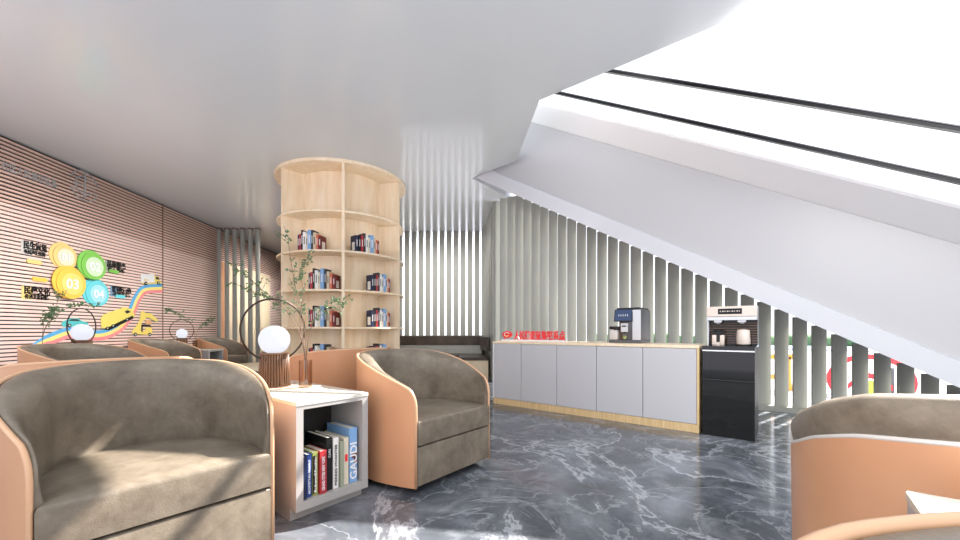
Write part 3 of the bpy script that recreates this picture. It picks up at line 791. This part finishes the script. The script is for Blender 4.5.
# red sign
sy = 4.70; xa = onY(502.3,sy)[0]; xb = onY(565.5,sy)[0]
t = thing('desk_sign', 'red Chinese character sign on a white base at the left of the counter', 'sign', ((xa+xb)/2,sy,ZT))
L_ = (xb-xa)/2
b = newbm(); bx(b, -L_,L_, -.03,.03, 0,.022, .003,1); obj('base', b, 'white', t)
b = newbm(); text_bm(b, '人民建议征集联系点', .13, .008, lambda X,Y,Z: (-L_+.21+X, -Z, .036+Y), squeeze=2*L_-.215, bold=.0035); obj('characters', b, 'red', t)
b = newbm(); P = [(.075*math.cos(a)*1.15, .05*math.sin(a)) for a in [2*PI*i/24 for i in range(24)]]; P[16:18] = [(-.04,-.07),(-.02,-.048)]
prism(b, P, -.008,.008, lambda X,Y,Z: (-L_+.09+X, Z, .095+Y)); e = obj('emblem', b, 'red', t)
b = newbm(); tube(b, [(-L_+.09+.045*math.cos(a_), -.010, .095+.028*math.sin(a_)) for a_ in [.3+i*.35 for i in range(14)]], .005, 6); obj('emblem_outline', b, 'white', e)
b = newbm(); tube(b, [(-L_+.065,-.011,.075),(-L_+.09,-.011,.07),(-L_+.115,-.011,.08)], .007, 6); obj('emblem_accent', b, 'yellow', e)

# coffee machine
t = thing('coffee_machine', 'silver coffee machine with blue screen on the counter', 'coffee machine', (-1.60,4.84,ZT)); t.scale = (1,1,1.07)
b = newbm(); bx(b, -.20,.18, -.02,.40, .0,.035, .006); obj('drip_base', b, 'stain', t)
b = newbm(); bx(b, -.04,.18, .0,.40, .035,.385, .008); body = obj('body', b, 'stain', t, smooth=True)
b = newbm(); bx(b, .085,.182, -.012,.0, .035,.375, .003,1); obj('front_column', b, 'silver', t)
b = newbm(); bx(b, -.085,.085, .05,.30, .035,.34, .003,1); obj('brew_recess', b, 'lampbase', t)
b = newbm(); bx(b, -.12,.16, .03,.40, .385,.405, .004,1); obj('lid', b, 'black2', t)
b = newbm(); f = lambda: None
vsb = [(-.12,-.035),(.085,-.035)]
prism(b, [(-.035,.25),(-.005,.385),(.02,.38),(-.01,.245)], -.13,.09, lambda Y,Z,X: (X,Y,Z)); s_ = obj('screen_housing', b, 'black2', t)
b = newbm(); prism(b, [(-.0365,.256),(-.0085,.380),(-.0075,.379),(-.0355,.255)], -.12,.08, lambda Y,Z,X: (X,Y,Z)); sc_ = obj('screen', b, 'blue_screen', s_)
b = newbm()
for k in range(5): bx(b, -.075+k*.026,-.069+k*.026, -.0275,-.0235, .305,.328)
obj('screen_icons', b, 'white', s_)
b = newbm(); bx(b, -.05,.035, -.03,.02, .125,.225, .006); sp = obj('spout', b, 'silver', t)
b = newbm(); bx(b, -.035,.02, -.034,-.029, .185,.2); obj('spout_mark', b, 'black2', sp)
t2 = thing('coffee_glass', 'small glass of coffee under the coffee machine spout', 'glass', (-1.607,4.835,ZT+.042))
b = newbm(); lathe(b, [(.022,0),(.03,.075),(.0285,.075),(.021,.004)], 24, caps=False); obj('tumbler', b, 'glass', t2, smooth=True)
b = newbm(); lathe(b, [(.02,.005),(.0245,.045)], 24); obj('coffee', b, 'book_olive', t2, smooth=True)
t2 = thing('milk_jug', 'clear milk jug with black lid at the left of the coffee machine', 'jug', (-1.742,4.87,ZT+.0385))
b = newbm(); bx(b, -.05,.05, -.045,.06, .0,.13, .012); obj('container', b, 'pipe2', t2, smooth=True)
b = newbm(); bx(b, -.052,.052, -.05,.062, .13,.165, .008); bx(b, .0,.07, -.055,-.03, .12,.15, .006); obj('lid', b, 'black2', t2, smooth=True)

# water dispenser
t = thing('water_dispenser', 'tall black glossy water dispenser at the right end of the counter', 'water dispenser', (-.4985,4.49,0))
b = newbm(); bx(b, -.2175,.2175, .012,.50, .0,.885, .003,1); obj('cabinet', b, 'black2', t)
b = newbm(); bx(b, -.2175,.2175, .0,.012, .0,.842, .002,1); fp = obj('front_panel', b, 'black', t)
b = newbm(); bx(b, -.2175,.2175, -.004,.010, .843,.856); obj('light_strip', b, 'white', t)
b = newbm(); bx(b, -.2175,.2175, -.004,.012, .857,.897); obj('counter_edge', b, 'black', t)
b = newbm(); bx(b, -.2175,.2175, .012,.50, .886,.897); obj('drip_tray', b, 'black', t)
b = newbm(); bx(b, -.2175,.2175, .40,.50, .897,1.305); bx(b, -.2175,-.206, .30,.40, .897,1.20); obj('back_cabinet', b, 'silver', t)
b = newbm(); bx(b, -.205,.2175, .392,.40, .897,1.16); obj('back_panel', b, 'black', t)
b = newbm()
for k in range(9): bx(b, -.205,.2175, .389,.392, .915+.026*k,.922+.026*k)
obj('back_reflections', b, 'lampbase', t)  # brown strips stand in for reflections in the black back panel
b = newbm(); bx(b, -.2175,.2175, .26,.40, 1.195,1.30, .004,1); hd = obj('head', b, 'beige', t)
b = newbm(); bx(b, -.115,.095, .2575,.26, 1.219,1.277, .001,1); dp = obj('display', b, 'black', hd)
b = newbm()
for k in range(9):
    x = -.098+k*.021; bx(b, x,x+(.012 if k%2 else .007), .2565,.2575, 1.243,1.255)
obj('display_symbols', b, 'beige', dp)
b = newbm(); bx(b, -.2175,.2175, .262,.40, 1.158,1.192); obj('head_trim', b, 'silver', t)
for x in (-.12,.09):
    b = newbm(); bx(b, x-.035,x+.035, .29,.35, 1.135,1.158); lathe(b, [(.018,1.12),(.024,1.136)], 20, x, .32); obj('nozzle', b, 'silver', t)
b = newbm(); bx(b, -.2175,.2175, -.001,.0, .56,.562); obj('panel_seam', b, 'stain', fp)
t = thing('kettle', 'small champagne kettle with black handle, left on the dispenser', 'kettle', (-.4985-.115,4.49+.30,.898))
b = newbm()
bx(b, -.055,-.016, -.04,.04, 0,.105,.006); bx(b, .016,.055, -.04,.04, 0,.105,.006); bx(b, -.016,.016, -.035,.04, 0,.03); obj('body', b, 'beige', t, smooth=True)
b = newbm(); bx(b, -.014,.014, -.03,.03, .03,.13,.004); bx(b, -.05,.045, -.03,.035, .118,.14,.006); tube(b, [(-.045,0,.13),(-.05,0,.15),(0,0,.158),(.045,0,.15),(.045,0,.13)], .008, 8); obj('lid_and_handle', b, 'black2', t)
t = thing('flask', 'wider champagne flask, right on the dispenser', 'flask', (-.4985+.10,4.49+.31,.898))
b = newbm(); lathe(b, [(.062,.012),(.064,.015),(.058,.15),(.052,.158),(.02,.166),(.006,.168)], 8, caps=True); obj('body', b, 'beige', t, smooth=True)
b = newbm(); lathe(b, [(.064,0),(.064,.010)], 24); obj('foot', b, 'black2', t)

# ============================================================ CORNER BENCH
def bench(name, pts_fn, label):
    pass
t = thing('corner_bench', 'long built in bench with dark leather cushions below the far slats', 'bench', (0,0,0))
def quad(b, x0,x1,d0,d1,z0,z1):
    e = lambda d: min(x1, .30-.0816*(d-7.97)-.06)
    prism(b, [w(x0,d0),w(e(d0),d0),w(e(d1),d1),w(x0,d1)], z0,z1)
b = newbm(); quad(b,-2.2,-.49,9.02,10.33,0,.40); quad(b,-.485,.18,8.45,10.33,0,.40); obj('base', b, 'wood', t)
b = newbm(); quad(b,-2.2,-.49,9.0,9.9,.402,.47); obj('seat_cushion', b, 'leather2', t)
b = newbm(); quad(b,-.48,.18,8.43,9.9,.402,.465); obj('seat_cushion', b, 'leather2', t)
b = newbm(); quad(b,-2.2,.05,9.92,10.33,.40,.66); obj('ledge', b, 'slat', t)
b = newbm(); quad(b,-2.2,.06,10.2,10.33,.662,.905); obj('back_cushion', b, 'leather2', t)
b = newbm(); prism(b, [w(.12,8.5),w(.195,8.5),w(.055,10.19),w(-.02,10.19)], .60,.90); obj('side_back_cushion', b, 'leather2', t)

# ============================================================ OUTSIDE SIGNS
def ring_out(cx_, cy_, rx, ry, Y, th, depth, a0_=0, a1_=360, n=36):
    """flat ring seen at pixel centre on plane y=Y, real thickness"""
    X,D = onY(cx_,Y); z = zat(cy_,D); b = newbm(); out=[]
    pts = [(X+rx*math.cos(math.radians(a0_+(a1_-a0_)*i/n)), z+ry*math.sin(math.radians(a0_+(a1_-a0_)*i/n))) for i in range(n+1)]
    inn = [(X+(rx-th)*math.cos(math.radians(a0_+(a1_-a0_)*i/n)), z+(ry-th)*math.sin(math.radians(a0_+(a1_-a0_)*i/n))) for i in range(n+1)]
    for i in range(n): prism(b, [pts[i],pts[i+1],inn[i+1],inn[i]], Y, Y+depth, lambda x,z_,y: (x,y,z_))
    return b
YO = 9.0
def PX(px,py,Y=YO):
    X,D = onY(px,Y); return X, zat(py,D)
t = thing('outdoor_sign', 'large red looping sign standing outside the slats at right', 'sign')
rxx = (PX(919,380)[0]-PX(827,380)[0])/2; xm = (PX(919,380)[0]+PX(827,380)[0])/2
b = ring_out(870,381,rxx,.44,YO,.085,.08); obj('outer_loop', b, 'red', t)
b = newbm()
P = [PX(*q) for q in ((848,384),(858,376),(870,373),(882,376),(893,386))]
for p,q in zip(P,P[1:]): prism(b, [p,q,(q[0],q[1]-.09),(p[0],p[1]-.09)], YO,YO+.08, lambda x,z_,y:(x,y,z_))
obj('inner_arc', b, 'red', t)
b = newbm(); X,Z = PX(873,388); prism(b, [(X+.12*math.cos(2*PI*i/20),Z+.12*math.sin(2*PI*i/20)) for i in range(20)], YO-.02,YO+.05, lambda x,z_,y:(x,y,z_)); obj('lime_dot', b, colmat('lime',(205,222,90)), t)
for px in (855,892):
    b = newbm(); X,_ = PX(px,400); bx(b, X-.03,X+.03, YO+.02,YO+.06, -.04,.45); obj('support', b, 'stain', t)
t = thing('outdoor_railing', 'orange curved railing outside the slats, right of the dispenser', 'railing')
colmat('orange_paint',(240,165,70))
b = newbm()
for (xa_,ya_,xb_,yb_) in ((757,357,797,357),(757,377,780,377)):
    p=PX(xa_,ya_); q=PX(xb_,yb_); prism(b, [(p[0],p[1]-.04),(q[0],q[1]-.04),(q[0],q[1]+.05),(p[0],p[1]+.05)], YO,YO+.08, lambda x,z_,y:(x,y,z_))
obj('rails', b, 'orange_paint', t)
b = newbm(); P = [PX(*q) for q in ((789,357),(789,380),(791,392),(797,402))]
for p,q in zip(P,P[1:]): prism(b, [(p[0]-.03,p[1]),(q[0]-.03,q[1]),(q[0]+.03,q[1]),(p[0]+.03,p[1])], YO,YO+.08, lambda x,z_,y:(x,y,z_))
obj('curved_post', b, 'orange_paint', t)
b = newbm(); P0 = PX(759,377); bx(b, P0[0]-.03,P0[0]+.03, YO,YO+.08, -.04,P0[1]+.2); obj('post', b, 'orange_paint', t)
b = newbm(); P1=PX(797,402); bx(b, P1[0]-.03,P1[0]+.03, YO,YO+.08, -.04,P1[1])
obj('post', b, 'orange_paint', t)
